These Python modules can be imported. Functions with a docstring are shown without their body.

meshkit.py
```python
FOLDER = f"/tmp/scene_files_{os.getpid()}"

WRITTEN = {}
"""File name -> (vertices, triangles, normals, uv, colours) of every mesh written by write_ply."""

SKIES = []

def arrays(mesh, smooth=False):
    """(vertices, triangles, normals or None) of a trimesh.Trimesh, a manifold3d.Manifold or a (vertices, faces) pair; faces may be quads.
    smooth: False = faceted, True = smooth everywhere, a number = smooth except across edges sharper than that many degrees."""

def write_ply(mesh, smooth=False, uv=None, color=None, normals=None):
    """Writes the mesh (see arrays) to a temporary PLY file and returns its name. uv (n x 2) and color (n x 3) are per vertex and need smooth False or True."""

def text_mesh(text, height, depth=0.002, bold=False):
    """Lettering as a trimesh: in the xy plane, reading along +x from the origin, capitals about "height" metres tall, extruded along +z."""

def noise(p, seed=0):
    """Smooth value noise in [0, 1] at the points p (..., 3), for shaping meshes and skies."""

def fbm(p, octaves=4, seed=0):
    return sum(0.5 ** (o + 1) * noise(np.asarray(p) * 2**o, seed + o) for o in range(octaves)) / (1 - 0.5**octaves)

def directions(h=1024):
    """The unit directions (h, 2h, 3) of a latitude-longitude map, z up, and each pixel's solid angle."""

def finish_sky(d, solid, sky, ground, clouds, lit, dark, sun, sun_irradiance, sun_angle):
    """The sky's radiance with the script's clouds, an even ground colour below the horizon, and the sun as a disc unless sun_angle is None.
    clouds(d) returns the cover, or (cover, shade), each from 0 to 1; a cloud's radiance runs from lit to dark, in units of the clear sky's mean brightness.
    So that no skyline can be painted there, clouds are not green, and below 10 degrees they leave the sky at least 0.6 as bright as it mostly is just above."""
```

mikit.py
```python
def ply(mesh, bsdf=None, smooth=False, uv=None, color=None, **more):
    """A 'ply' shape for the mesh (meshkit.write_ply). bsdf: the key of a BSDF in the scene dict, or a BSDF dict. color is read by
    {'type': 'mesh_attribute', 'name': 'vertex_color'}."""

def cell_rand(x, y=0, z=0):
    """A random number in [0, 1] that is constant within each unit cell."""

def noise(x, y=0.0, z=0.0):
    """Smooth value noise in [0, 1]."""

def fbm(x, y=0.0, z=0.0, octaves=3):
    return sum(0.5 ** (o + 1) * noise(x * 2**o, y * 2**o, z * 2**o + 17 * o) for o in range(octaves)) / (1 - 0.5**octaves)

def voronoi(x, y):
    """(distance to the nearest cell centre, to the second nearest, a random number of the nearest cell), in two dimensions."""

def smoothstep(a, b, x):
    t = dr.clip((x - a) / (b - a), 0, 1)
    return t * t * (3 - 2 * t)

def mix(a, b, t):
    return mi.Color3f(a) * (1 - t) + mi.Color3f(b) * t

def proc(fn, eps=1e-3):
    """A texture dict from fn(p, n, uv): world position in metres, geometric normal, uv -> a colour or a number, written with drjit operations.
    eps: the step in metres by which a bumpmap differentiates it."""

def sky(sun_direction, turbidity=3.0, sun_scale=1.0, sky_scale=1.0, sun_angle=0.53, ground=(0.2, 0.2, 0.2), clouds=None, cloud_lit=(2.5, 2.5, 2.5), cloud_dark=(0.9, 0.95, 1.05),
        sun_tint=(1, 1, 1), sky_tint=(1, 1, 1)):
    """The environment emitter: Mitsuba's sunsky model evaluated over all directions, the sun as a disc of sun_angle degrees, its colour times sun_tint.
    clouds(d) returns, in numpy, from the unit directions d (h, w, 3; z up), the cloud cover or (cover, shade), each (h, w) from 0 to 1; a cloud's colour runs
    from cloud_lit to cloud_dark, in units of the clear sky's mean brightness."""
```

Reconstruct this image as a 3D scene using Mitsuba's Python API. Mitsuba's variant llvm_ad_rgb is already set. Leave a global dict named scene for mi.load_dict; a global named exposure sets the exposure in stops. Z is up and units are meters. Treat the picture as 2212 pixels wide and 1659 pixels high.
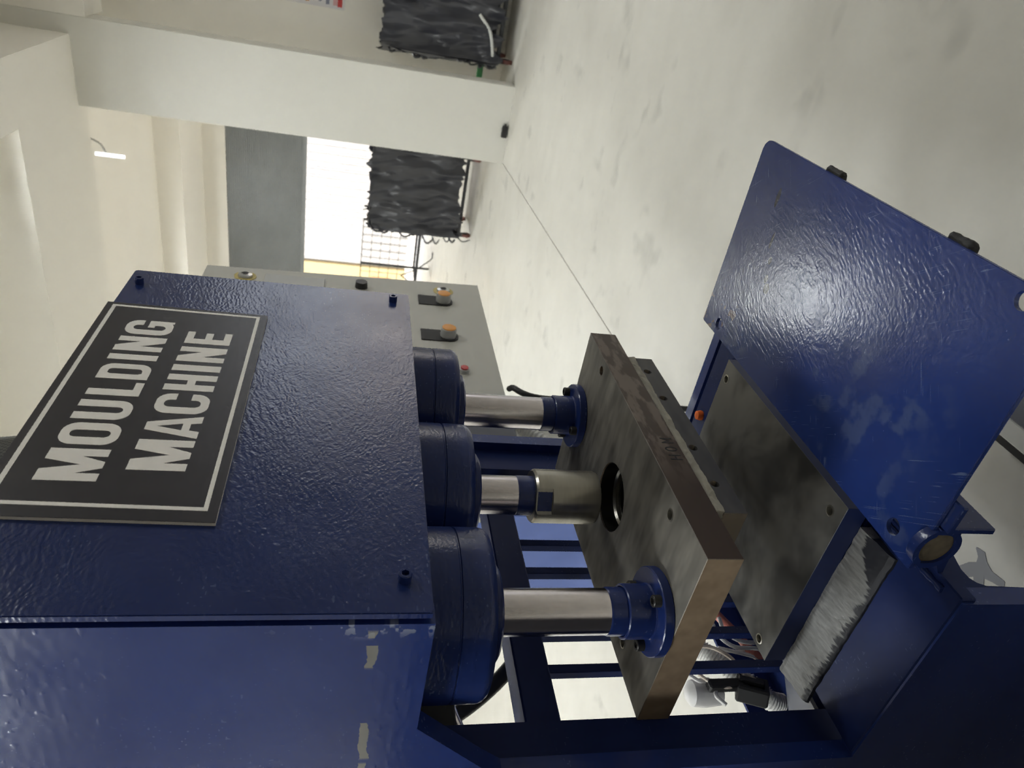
import math, random
import numpy as np, trimesh, drjit as dr, mitsuba as mi, mikit, meshkit
import manifold3d as m3
from mikit import noise, fbm, smoothstep, mix
from shapely.geometry import Polygon, box as sbox
from shapely.ops import unary_union
T = mi.ScalarTransform4f
scene, labels = {}, {}

# ---------------------------------------------------------------- camera, sky, lamps, exposure
EYE = np.array([0.0, 0.0, 1.5])
FWD = np.array([0.828367, 0.513227, -0.224513])
UP = np.array([0.538061, -0.840477, 0.063946])     # the phone was held on its side: the picture's "up" is the room's right
scene['camera'] = {'type': 'thinlens', 'fov': 71.4375, 'fov_axis': 'x', 'near_clip': 0.05, 'far_clip': 300.0,
                   'aperture_radius': 0.0016, 'focus_distance': 1.12,
                   'to_world': T().look_at(origin=EYE.tolist(), target=(EYE + FWD).tolist(), up=UP.tolist())}
exposure = 3.86
def cloud_fn(d):
    c = meshkit.fbm(d * np.array([3.0, 3.0, 5.0]), 4, 5)
    return np.clip(0.75 + 0.5 * (c - 0.4), 0, 1), np.clip(0.5 * c, 0, 1)
scene['sky'] = mikit.sky([-0.42, 0.22, 0.88], turbidity=4.0, sun_scale=0.40, sky_scale=1.1, sky_tint=(1.04, 0.985, 0.97), ground=(0.35, 0.34, 0.32), clouds=cloud_fn, cloud_lit=(1.5, 1.5, 1.5), cloud_dark=(1.0, 1.02, 1.06))
UNSEEN_LAMP_SPOTS = [(5.80, 2.42, 4.42, 0.14, 0.30), (-2.2, 2.4, 4.9, 0.6, 0.4), (-2.2, 6.0, 4.9, 0.6, 0.4), (1.8, 5.2, 4.9, 0.6, 0.4), (10.9, 6.4, 4.9, 0.6, 0.3), (3.4, -2.2, 4.9, 0.6, 0.4)]  # lamps out of view; the first makes the tray highlight
UNSEEN_LAMP_POWER = (6.5, 3.4, 3.4, 3.4, 6.0, 1.3)

# ---------------------------------------------------------------- helpers
def numbered(k):
    if k not in scene and not any(x.startswith(k + '__') for x in scene): return k
    n = 1
    while f'{k}_{n:03d}' in scene or any(x.startswith(f'{k}_{n:03d}__') for x in scene): n += 1
    return f'{k}_{n:03d}'
def thing(name, label, cat, group=None):
    k = numbered(name); scene_names.append(k)
    labels[k] = {'label': label, 'category': cat}
    if group: labels[k]['group'] = group
    return k
scene_names = []
def obj(name, mesh, mat, parent=None, smooth=False, label=None, **kw):
    k = numbered(parent + '__' + name if parent else name)
    scene[k] = mikit.ply(mesh, mat, smooth=smooth, **kw)
    if label: labels.setdefault(k, {})['label'] = label
    return k
def struct(name, mesh, mat, label=None, smooth=False):
    k = obj(name, mesh, mat, None, smooth)
    labels[k] = {'kind': 'structure'}
    if label: labels[k]['label'] = label
    return k
def M(mesh):                                    # manifold -> trimesh
    a = mesh.to_mesh(); return trimesh.Trimesh(np.array(a.vert_properties[:, :3], float), np.array(a.tri_verts), process=False)
def box(x0, x1, y0, y1, z0, z1):
    return m3.Manifold.cube([x1 - x0, y1 - y0, z1 - z0]).translate([x0, y0, z0])
def cbox(x0, x1, y0, y1, z0, z1, c=0.002):      # box with chamfered edges
    p = []
    for a in (0, 1):
        for b in (0, 1):
            for g in (0, 1):
                X, Y, Z = (x0, x1)[a], (y0, y1)[b], (z0, z1)[g]
                sx, sy, sz = c * (1 - 2 * a), c * (1 - 2 * b), c * (1 - 2 * g)
                p += [(X, Y + sy, Z + sz), (X + sx, Y, Z + sz), (X + sx, Y + sy, Z)]
    return m3.Manifold.hull_points(np.array(p))
def cyl(x, y, z0, z1, r, seg=48, r2=None):
    return m3.Manifold.cylinder(z1 - z0, r, r if r2 is None else r2, seg).translate([x, y, z0])
def ycyl(x, z, y0, y1, r, seg=32):              # along +y
    return m3.Manifold.cylinder(y1 - y0, r, r, seg).rotate([-90, 0, 0]).translate([x, y0, z])
def xcyl(y, z, x0, x1, r, seg=32):
    return m3.Manifold.cylinder(x1 - x0, r, r, seg).rotate([0, 90, 0]).translate([x0, y, z])
def lathe(x, y, prof, seg=64):                  # prof: (r, z) from axis bottom .. axis top
    return m3.CrossSection([prof]).revolve(seg).translate([x, y, 0])
def ext_x(poly, x0, x1):                        # polygon in (y, z) extruded along x
    return m3.CrossSection([poly], m3.FillRule.NonZero).extrude(x1 - x0).transform(np.array([[0, 0, 1, x0], [1, 0, 0, 0], [0, 1, 0, 0]], float))
def ext_y(poly, y0, y1):                        # polygon in (x, z) extruded along y
    return m3.CrossSection([poly], m3.FillRule.NonZero).extrude(y1 - y0).transform(np.array([[1, 0, 0, 0], [0, 0, -1, y1], [0, 1, 0, 0]], float))
def spline(pts, n=10):
    P = np.array(pts, float); P = np.vstack([2 * P[0] - P[1], P, 2 * P[-1] - P[-2]]); out = []
    for i in range(1, len(P) - 2):
        for t in np.linspace(0, 1, n, endpoint=False):
            a, b, c, d = P[i - 1:i + 3]
            out.append(0.5 * (2 * b + (c - a) * t + (2 * a - 5 * b + 4 * c - d) * t * t + (3 * b - a - 3 * c + d) * t ** 3))
    return np.array(out + [P[-2]])
def tube(pts, r, seg=10, n=10, rfun=None):
    C = spline(pts, n) if n else np.array(pts, float)
    D = np.gradient(C, axis=0); D /= np.linalg.norm(D, axis=1, keepdims=True)
    u = np.cross(D[0], [0.31, 0.52, 0.79]); u /= np.linalg.norm(u); V, F = [], []
    for i, (c, d) in enumerate(zip(C, D)):
        u = u - d * (u @ d); u /= np.linalg.norm(u); w = np.cross(d, u)
        rr = r if rfun is None else r * rfun(i)
        for k in range(seg):
            a = 2 * math.pi * k / seg; V.append(c + rr * (math.cos(a) * u + math.sin(a) * w))
    for i in range(len(C) - 1):
        for k in range(seg):
            a, b = i * seg + k, i * seg + (k + 1) % seg
            F += [(a, b, b + seg), (a, b + seg, a + seg)]
    V += [C[0], C[-1]]; n0, n1 = len(V) - 2, len(V) - 1; L = (len(C) - 1) * seg
    for k in range(seg): F += [(n0, (k + 1) % seg, k), (n1, L + k, L + (k + 1) % seg)]
    return trimesh.Trimesh(np.array(V), np.array(F), process=False)
def cat(*m): return trimesh.util.concatenate([x if isinstance(x, trimesh.Trimesh) else M(x) for x in m])
def rough(mesh, length, amp, freq, seed=0, keep=None):    # refine and displace
    m = M(mesh.refine_to_length(length)) if not isinstance(mesh, trimesh.Trimesh) else mesh
    v = m.vertices
    d = np.stack([meshkit.fbm(v * freq + s * 7.3, 3, seed + s) - 0.5 for s in range(3)], -1) * 2 * amp
    if keep is not None: d *= keep(v)[:, None]
    return trimesh.Trimesh(v + d, m.faces, process=False)

# ---------------------------------------------------------------- materials
def bsdf(key, color, rough=0.5, metallic=0.0, spec=0.5, coat=0.0, bump=None, bscale=1.0, two=False, beps=1e-3, **kw):
    def tex(v):
        if callable(v): return mikit.proc(v)
        if isinstance(v, (tuple, list)): return {'type': 'rgb', 'value': list(v)}
        return float(v)
    d = {'type': 'principled', 'base_color': tex(color), 'roughness': tex(rough), 'metallic': float(metallic), 'specular': float(spec), **kw}
    if coat: d.update(clearcoat=coat, clearcoat_gloss=0.9)
    if bump is not None: d = {'type': 'bumpmap', 'scale': bscale, 'arbitrary': mikit.proc(bump, eps=beps), 'bsdf': d}
    if two: d = {'type': 'twosided', 'bsdf': d}
    scene[key] = d
def f_wallpaint(p, n, uv):
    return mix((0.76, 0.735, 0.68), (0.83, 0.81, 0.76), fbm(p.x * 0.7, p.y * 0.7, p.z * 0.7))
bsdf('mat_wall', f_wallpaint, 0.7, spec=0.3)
bsdf('mat_far_wall', lambda p, n, uv: mix((0.83, 0.81, 0.77), (0.88, 0.865, 0.82), fbm(p.x * 0.7, p.y * 0.7, p.z * 0.7)), 0.7, spec=0.3)  # the wall paint, lightened because little light reaches this wall
bsdf('mat_pillar', lambda p, n, uv: mix((0.64, 0.63, 0.585), (0.71, 0.70, 0.66), fbm(p.x * 0.7, p.y * 0.7, p.z * 0.7)), 0.7, spec=0.3)  # the wall paint, darkened to offset the lamp near the pillar
bsdf('mat_shade_wall', (0.05, 0.05, 0.055), 0.8, spec=0.2)  # near black so the added wall throws no bounce on the press
bsdf('mat_unseen_wall', (0.33, 0.325, 0.31), 0.8, spec=0.2)  # for walls out of view, tone set by their reflection in the press
def f_floor(p, n, uv):
    a = fbm(p.x * 1.3, p.y * 1.3, 3.0, octaves=4)
    b = fbm(p.x * 7.0 + 9, p.y * 5.0, 8.0, octaves=4)
    blot = smoothstep(0.60, 0.78, fbm(p.x * 3.1 + 4, p.y * 4.3, 1.0, octaves=3)) * smoothstep(0.45, 0.75, b)
    c = mix((0.47, 0.455, 0.415), (0.60, 0.585, 0.545), 0.6 * a + 0.4 * b)
    return mix(c, (0.22, 0.215, 0.20), 0.30 * blot)
def f_floor_r(p, n, uv): return 0.36 + 0.25 * fbm(p.x * 3.0, p.y * 3.0, 5.0)
bsdf('mat_floor', f_floor, f_floor_r, spec=0.5, bump=lambda p, n, uv: fbm(p.x * 14.0, p.y * 14.0, 2.0), bscale=0.0012)
bsdf('mat_joint', (0.30, 0.29, 0.27), 0.9)
def f_apron(p, n, uv): return mix((0.42, 0.41, 0.39), (0.55, 0.54, 0.52), fbm(p.x, p.y, 0.0))
bsdf('mat_apron', f_apron, 0.8)
def paint_color(p):
    a = fbm(p.x * 9.0, p.y * 9.0, p.z * 9.0)
    s = smoothstep(0.80, 0.92, noise(p.x * 260.0, p.y * 260.0, p.z * 260.0)) * smoothstep(0.45, 0.7, fbm(p.x * 14.0 + 3, p.y * 14.0, p.z * 14.0))
    c = mix((0.0085, 0.0195, 0.098), (0.0135, 0.0300, 0.138), a)
    return mix(c, (0.10, 0.13, 0.24), 0.6 * s)
def paint_bump(p, n, uv):
    w = fbm(p.x * 20.0, p.y * 20.0, p.z * 20.0)
    return 0.7 * noise(p.x * 150.0 + 7 * w, p.y * 150.0, p.z * 270.0 + 8 * w) + 0.3 * noise(p.x * 380.0, p.y * 380.0, p.z * 420.0)
def paint_rough(p, n, uv): return 0.17 + 0.14 * fbm(p.x * 11.0, p.y * 11.0, p.z * 11.0)
bsdf('mat_blue', lambda p, n, uv: paint_color(p), paint_rough, spec=0.5, bump=paint_bump, bscale=0.00052, beps=4e-4)
def f_side(p, n, uv):
    c = paint_color(p) * 1.35  # same blue paint, brightened for the light falling on the side
    e = fbm(p.y * 60.0, p.z * 60.0, 1.0)
    stripe = smoothstep(0.0062, 0.0050, dr.abs(p.z - 1.4545 + 0.010 * (e - 0.5) + 0.02 * (p.y - 0.66))) * smoothstep(0.668, 0.675, p.y) * smoothstep(0.36, 0.40, noise(p.y * 42.0, 2.0, 7.0))
    stripe = stripe * smoothstep(0.537, 0.5385, 0.5385 + 0.001 * (0.539 - p.x) / 0.001)
    c = mix(c, (0.20, 0.195, 0.185), stripe)
    chip = smoothstep(0.62, 0.70, fbm(p.y * 70.0, p.z * 90.0, 4.0)) * smoothstep(0.690, 0.662, p.y) * smoothstep(1.60, 1.45, p.z) * smoothstep(1.30, 1.36, p.z)
    return mix(c, (0.30, 0.33, 0.42), 0.7 * chip)
bsdf('mat_lit_side_blue', f_side, paint_rough, spec=0.5, bump=lambda p, n, uv: 0.45 * noise(p.x * 60.0, p.y * 60.0, p.z * 140.0) + 0.5 * smoothstep(0.7, 0.9, noise(p.x * 90.0, p.y * 120.0, p.z * 120.0)), bscale=0.0004)
def f_tray(p, n, uv):
    c = paint_color(p) * 1.25
    q = p.x * 0.80 + p.y * 0.60; r_ = p.y * 0.80 - p.x * 0.60
    scr = smoothstep(0.86, 0.95, noise(q * 26.0 + 3 * noise(q * 5.0, r_ * 9.0, 0.0), r_ * 900.0, 0.0)) * smoothstep(0.5, 0.65, fbm(p.x * 17.0, p.y * 17.0, 2.0))
    scr2 = smoothstep(0.90, 0.97, noise(q * 700.0, r_ * 30.0, 4.0)) * smoothstep(0.52, 0.66, fbm(p.x * 15.0 + 9, p.y * 15.0, 2.0))
    c = mix(c, (0.11, 0.15, 0.27), 0.75 * dr.maximum(scr, scr2))
    dust = smoothstep(0.52, 0.72, fbm(p.x * 34.0, p.y * 34.0, 6.0, octaves=4)) * smoothstep(0.44, 0.60, fbm(p.x * 6.0 + 1, p.y * 6.0, 3.0)) * smoothstep(0.30, 0.45, p.y)
    c = mix(c, (0.06, 0.085, 0.18), 0.6 * dust)
    rust = smoothstep(0.66, 0.74, fbm(p.x * 60.0, p.y * 60.0, 12.0)) * smoothstep(1.12, 1.22, p.x) * smoothstep(0.50, 0.56, p.y)
    c = mix(c, (0.22, 0.15, 0.11), 0.8 * rust)
    d = mi.Float(0)
    for (cx, cy, rx, ry) in ((1.140, 0.438, 0.006, 0.009), (1.128, 0.452, 0.010, 0.011), (1.150, 0.405, 0.006, 0.008), (1.168, 0.372, 0.004, 0.016), (1.20, 0.300, 0.006, 0.018)):
        e = dr.square((p.x - cx) / rx) + dr.square((p.y - cy) / ry) + 0.8 * (fbm(p.x * 120.0, p.y * 120.0, 3.0) - 0.5)
        d = dr.maximum(d, smoothstep(1.15, 0.75, e))
    return mix(c, (0.020, 0.022, 0.030), 0.85 * d)
def f_tray_bump(p, n, uv):
    q = p.x * 0.93 - p.y * 0.37; r_ = p.x * 0.37 + p.y * 0.93
    w = fbm(p.x * 9.0, p.y * 9.0, 0.0)
    return 0.75 * noise(q * 95.0 + 8 * w, r_ * 300.0 + 10 * w, 0.0) + 0.4 * noise(p.x * 330.0, p.y * 260.0, 1.0)
bsdf('mat_tray_blue', f_tray, lambda p, n, uv: 0.15 + 0.13 * fbm(p.x * 12.0, p.y * 12.0, 4.0), spec=0.5, bump=f_tray_bump, bscale=0.00022, beps=4e-4)
bsdf('mat_shaded_blue', lambda p, n, uv: paint_color(p) * 0.8, 0.5, spec=0.22, bump=paint_bump, bscale=0.00025)  # the press paint, darkened for its shaded parts
bsdf('mat_pale_blue', lambda p, n, uv: mix((0.075, 0.125, 0.36), (0.14, 0.20, 0.50), fbm(p.x * 6.0, p.y * 6.0, p.z * 6.0)), 0.4)
scene['mat_chrome'] = {'type': 'roughconductor', 'material': 'Cr', 'alpha': 0.06, 'specular_reflectance': {'type': 'rgb', 'value': [1.0, 0.99, 0.95]}}
def f_sleeve(p, n, uv):
    a = fbm(p.x * 20.0, p.y * 20.0, p.z * 130.0); b = fbm(p.x * 25.0, p.y * 25.0, p.z * 12.0)
    return mix((0.26, 0.245, 0.21), (0.46, 0.44, 0.39), 0.5 * a + 0.5 * b)
bsdf('mat_turned_steel', f_sleeve, 0.28, metallic=0.9)
def f_die(p, n, uv):
    a = fbm(p.x * 7.0 + 2, p.y * 7.0, p.z * 9.0, octaves=4); b = fbm(p.x * 45.0, p.y * 12.0, p.z * 45.0, octaves=3)
    c = mix((0.060, 0.056, 0.050), (0.290, 0.275, 0.245), smoothstep(0.22, 0.80, 0.62 * a + 0.38 * b))
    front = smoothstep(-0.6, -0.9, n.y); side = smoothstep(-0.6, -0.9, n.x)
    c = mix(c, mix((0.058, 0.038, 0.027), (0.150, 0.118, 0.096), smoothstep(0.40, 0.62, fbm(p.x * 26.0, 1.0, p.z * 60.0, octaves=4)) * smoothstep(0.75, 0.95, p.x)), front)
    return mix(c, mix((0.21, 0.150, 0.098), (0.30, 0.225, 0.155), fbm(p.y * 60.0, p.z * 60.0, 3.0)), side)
bsdf('mat_die_steel', f_die, lambda p, n, uv: 0.36 + 0.25 * fbm(p.x * 18.0, p.y * 18.0, p.z * 18.0), metallic=0.15, bump=lambda p, n, uv: fbm(p.x * 90.0, p.y * 90.0, p.z * 90.0), bscale=0.0004)
def f_lower(p, n, uv):
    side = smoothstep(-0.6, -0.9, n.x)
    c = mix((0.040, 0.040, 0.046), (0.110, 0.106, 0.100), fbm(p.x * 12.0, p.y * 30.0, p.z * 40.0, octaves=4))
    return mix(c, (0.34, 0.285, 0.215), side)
bsdf('mat_lower_steel', f_lower, 0.5, metallic=0.2, bump=lambda p, n, uv: fbm(p.x * 120.0, p.y * 120.0, p.z * 120.0), bscale=0.0005)
bsdf('mat_cement', lambda p, n, uv: mix((0.24, 0.225, 0.18), (0.42, 0.395, 0.33), fbm(p.x * 50.0, p.y * 50.0, p.z * 80.0)), 0.9)
def f_black_plate(p, n, uv):
    a = fbm(p.x * 9.0 + 1.5 * fbm(p.x * 4.0, p.y * 4.0, 0.0), p.y * 7.0, 3.0, octaves=5); edge = smoothstep(0.90, 1.02, p.y) + smoothstep(1.05, 1.22, p.x)
    c = mix((0.022, 0.022, 0.022), (0.15, 0.145, 0.135), smoothstep(0.38, 0.80, a + 0.22 * edge))
    return mix((0.012, 0.022, 0.085), c, smoothstep(0.5, 0.8, n.z))
bsdf('mat_black_plate', f_black_plate, lambda p, n, uv: 0.30 + 0.35 * fbm(p.x * 10.0, p.y * 10.0, 2.0), metallic=0.25)
def f_raw(p, n, uv):
    a = fbm(p.x * 60.0, p.y * 260.0, p.z * 60.0, octaves=3)
    jag = smoothstep(0.0, 0.006, p.x - 0.659 - 0.020 * (fbm(p.y * 190.0, 5.0, 1.0, octaves=4) - 0.5) - 0.04 * smoothstep(0.75, 0.69, p.y))
    return mix((0.012, 0.013, 0.020), mix((0.10, 0.10, 0.098), (0.27, 0.27, 0.265), a), jag)
bsdf('mat_raw_edge', f_raw, 0.55, metallic=0.15, bump=lambda p, n, uv: fbm(p.x * 80.0, p.y * 420.0, p.z * 80.0), bscale=0.0014, beps=5e-4)
bsdf('mat_black_oxide', (0.035, 0.034, 0.033), 0.42, metallic=0.3)
bsdf('mat_rusty', lambda p, n, uv: mix((0.055, 0.045, 0.032), (0.13, 0.105, 0.07), fbm(p.x * 90.0, p.y * 90.0, p.z * 90.0)), 0.7)
bsdf('mat_hole_shade', (0.030, 0.029, 0.028), 0.30, metallic=0.6)  # near-black tone for the shade inside the die hole
bsdf('mat_dark', (0.012, 0.012, 0.013), 0.6)
bsdf('mat_sign_face', lambda p, n, uv: mix((0.011, 0.009, 0.015), (0.017, 0.014, 0.021), fbm(p.x * 12.0, 1.0, p.z * 12.0)), 0.38, spec=0.5, bump=lambda p, n, uv: noise(p.x * 420.0, p.y * 420.0, p.z * 420.0), bscale=0.00006, beps=4e-4)
bsdf('mat_sign_edge', (0.55, 0.52, 0.48), 0.7)
bsdf('mat_sign_print', (0.92, 0.89, 0.86), 0.5)
bsdf('mat_cabinet', lambda p, n, uv: mix((0.46, 0.455, 0.42), (0.52, 0.51, 0.475), fbm(p.x * 4.0, p.y * 4.0, p.z * 4.0)), 0.5)
bsdf('mat_orange', (0.75, 0.33, 0.07), 0.45)
bsdf('mat_bright_orange', (0.85, 0.16, 0.02), 0.4)
bsdf('mat_red', (0.55, 0.05, 0.05), 0.4)
bsdf('mat_yellow_ring', (0.52, 0.42, 0.14), 0.5)
bsdf('mat_bright_metal', (0.55, 0.55, 0.54), 0.3, metallic=0.8)
bsdf('mat_plastic_grey', (0.42, 0.42, 0.41), 0.4)
bsdf('mat_shutter', lambda p, n, uv: mix((0.20, 0.21, 0.215), (0.25, 0.26, 0.265), fbm(p.y * 2.0, p.z * 3.0, 0.0)), 0.45, metallic=0.2)
def f_sheet(p, n, uv): return mix((0.022, 0.023, 0.030), (0.050, 0.051, 0.062), fbm(p.x * 9.0, p.y * 9.0, p.z * 3.0))
bsdf('mat_black_sheet', f_sheet, 0.28, spec=0.6, two=True, bump=lambda p, n, uv: fbm(p.x * 16.0, p.y * 16.0, p.z * 5.0), bscale=0.02)
bsdf('mat_black_frame', (0.02, 0.021, 0.024), 0.45)
bsdf('mat_caster', (0.16, 0.055, 0.045), 0.5)
bsdf('mat_green', (0.04, 0.22, 0.07), 0.5)
bsdf('mat_white_clad', (0.46, 0.47, 0.48), 0.6)
bsdf('mat_yellow_wall', (0.52, 0.42, 0.23), 0.7)
bsdf('mat_orange_pane', (0.70, 0.42, 0.22), 0.5)
bsdf('mat_white_cable', (0.62, 0.61, 0.60), 0.45)
bsdf('mat_cream_cable', (0.58, 0.50, 0.42), 0.5)
bsdf('mat_red_hose', (0.42, 0.13, 0.10), 0.5)
bsdf('mat_black_cable', (0.018, 0.018, 0.02), 0.45)
bsdf('mat_conduit', (0.60, 0.60, 0.58), 0.5)
bsdf('mat_mesh_rubber', lambda p, n, uv: mix((0.030, 0.030, 0.026), (0.075, 0.074, 0.062), smoothstep(0.35, 0.65, 0.5 + 0.25 * dr.sin(p.z * 900.0 + p.x * 500.0) + 0.25 * dr.sin(p.x * 900.0 - p.y * 500.0 - p.z * 400.0))), 0.6)
bsdf('mat_poster', (0.72, 0.71, 0.74), 0.5)
bsdf('mat_poster_dark', (0.22, 0.24, 0.33), 0.5)
bsdf('mat_poster_pink', (0.66, 0.40, 0.42), 0.5)
bsdf('mat_slate', (0.085, 0.09, 0.115), 0.5)
bsdf('mat_lamp_body', (0.7, 0.7, 0.7), 0.5)
bsdf('mat_stain_paint', (0.20, 0.205, 0.225), 0.5)

# ---------------------------------------------------------------- the setting: floor slabs, walls, beams, column, shutter door
struct('floor', box(-5.2, 9.0, -6.7, 10.3, -0.30, -0.012) + box(9.0, 15.3, 1.85, 10.3, -0.30, -0.012), 'mat_joint', 'pale grey power-floated concrete floor with a straight joint')
J = lambda x: 1.6665 + 0.0419 * x              # the joint's line
def slab(pts):
    return m3.CrossSection([pts], m3.FillRule.NonZero).extrude(0.012).translate([0, 0, -0.012])
g = 0.004
obj('slab', slab([(-5.1, -6.6), (8.99, -6.6), (8.99, J(8.99) - g), (-5.1, J(-5.1) - g)]), 'mat_floor', 'floor')
obj('slab', slab([(-5.1, J(-5.1) + g), (8.99, J(8.99) + g), (15.2, J(8.99) + g), (15.2, 10.2), (-5.1, 10.2)]), 'mat_floor', 'floor')
struct('apron', box(-60, 90, -60, 70, -0.6, -0.31), 'mat_apron', 'bright concrete yard outside the hall')
struct('apron', box(15.3, 24, -10, 20, -0.31, -0.02), 'mat_apron', 'bright concrete strip beyond the shutter door')
struct('apron', box(9.0, 15.3, -20, 1.85, -0.31, -0.02), 'mat_apron', 'bright concrete strip outside the unseen right-hand doorway')
H = 5.0
struct('ceiling', box(-5.2, 9.0, -6.7, 10.3, H, H + 0.25) + box(9.0, 15.3, 1.85, 10.3, H, H + 0.25), 'mat_wall', 'off-white ceiling slab of the hall')
struct('wall_right', box(-5.2, 8.79, -6.7, -6.5, -0.3, H), 'mat_unseen_wall')
struct('wall_left', box(-5.2, 15.3, 10.1, 10.3, -0.3, H), 'mat_wall')
struct('wall_far_right', box(8.79, 9.0, -6.7, 2.05, -0.3, H) - box(8.7, 9.1, -4.95, -2.15, -0.012, 3.05), 'mat_far_wall', 'off-white wall behind the pillar')  # unseen doorway cut in, sized for the sheen on the cover plate
struct('wall_far_return', box(9.0, 15.3, 1.85, 2.05, -0.3, H), 'mat_wall')
struct('wall_far', box(15.05, 15.25, 2.05, 3.5, -0.3, H) + box(15.05, 15.25, 7.35, 10.1, -0.3, H) + box(15.05, 15.25, 3.5, 7.35, 4.15, H), 'mat_wall', 'off-white end wall around the shutter door')
struct('wall_near', box(-5.2, -5.0, -6.7, 10.3, -0.3, H), 'mat_unseen_wall')
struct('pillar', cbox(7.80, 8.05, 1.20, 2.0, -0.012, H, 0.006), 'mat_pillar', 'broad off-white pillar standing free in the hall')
struct('beam', ext_x([(1.36, 4.2), (1.90, 4.2), (1.90, H), (1.36, H)], -5.0, 7.80), 'mat_wall', 'ceiling beam running from the pillar overhead')
struct('beam', box(6.45, 7.80, 1.90, 10.1, 4.2, H), 'mat_wall', 'broad ceiling beam left of the pillar')
struct('beam', box(7.80, 8.05, 2.0, 10.1, 4.215, H), 'mat_wall', 'edge of the broad ceiling beam behind the pillar')
struct('beam', box(7.80, 8.3, -6.5, 1.2, 4.05, H), 'mat_wall', 'ceiling beam right of the pillar')
struct('beam', box(13.3, 15.05, 2.05, 10.1, 4.58, H), 'mat_wall', 'ceiling beam in front of the shutter door')
struct('added_shade_wall', cbox(0.08, 0.20, 0.62, 2.6, -0.012, 1.35, 0.004), 'mat_shade_wall', 'unseen breast-high wall added left of the press to shade its lower side')  # unseen wall, added to keep light off the press's lower side
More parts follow.
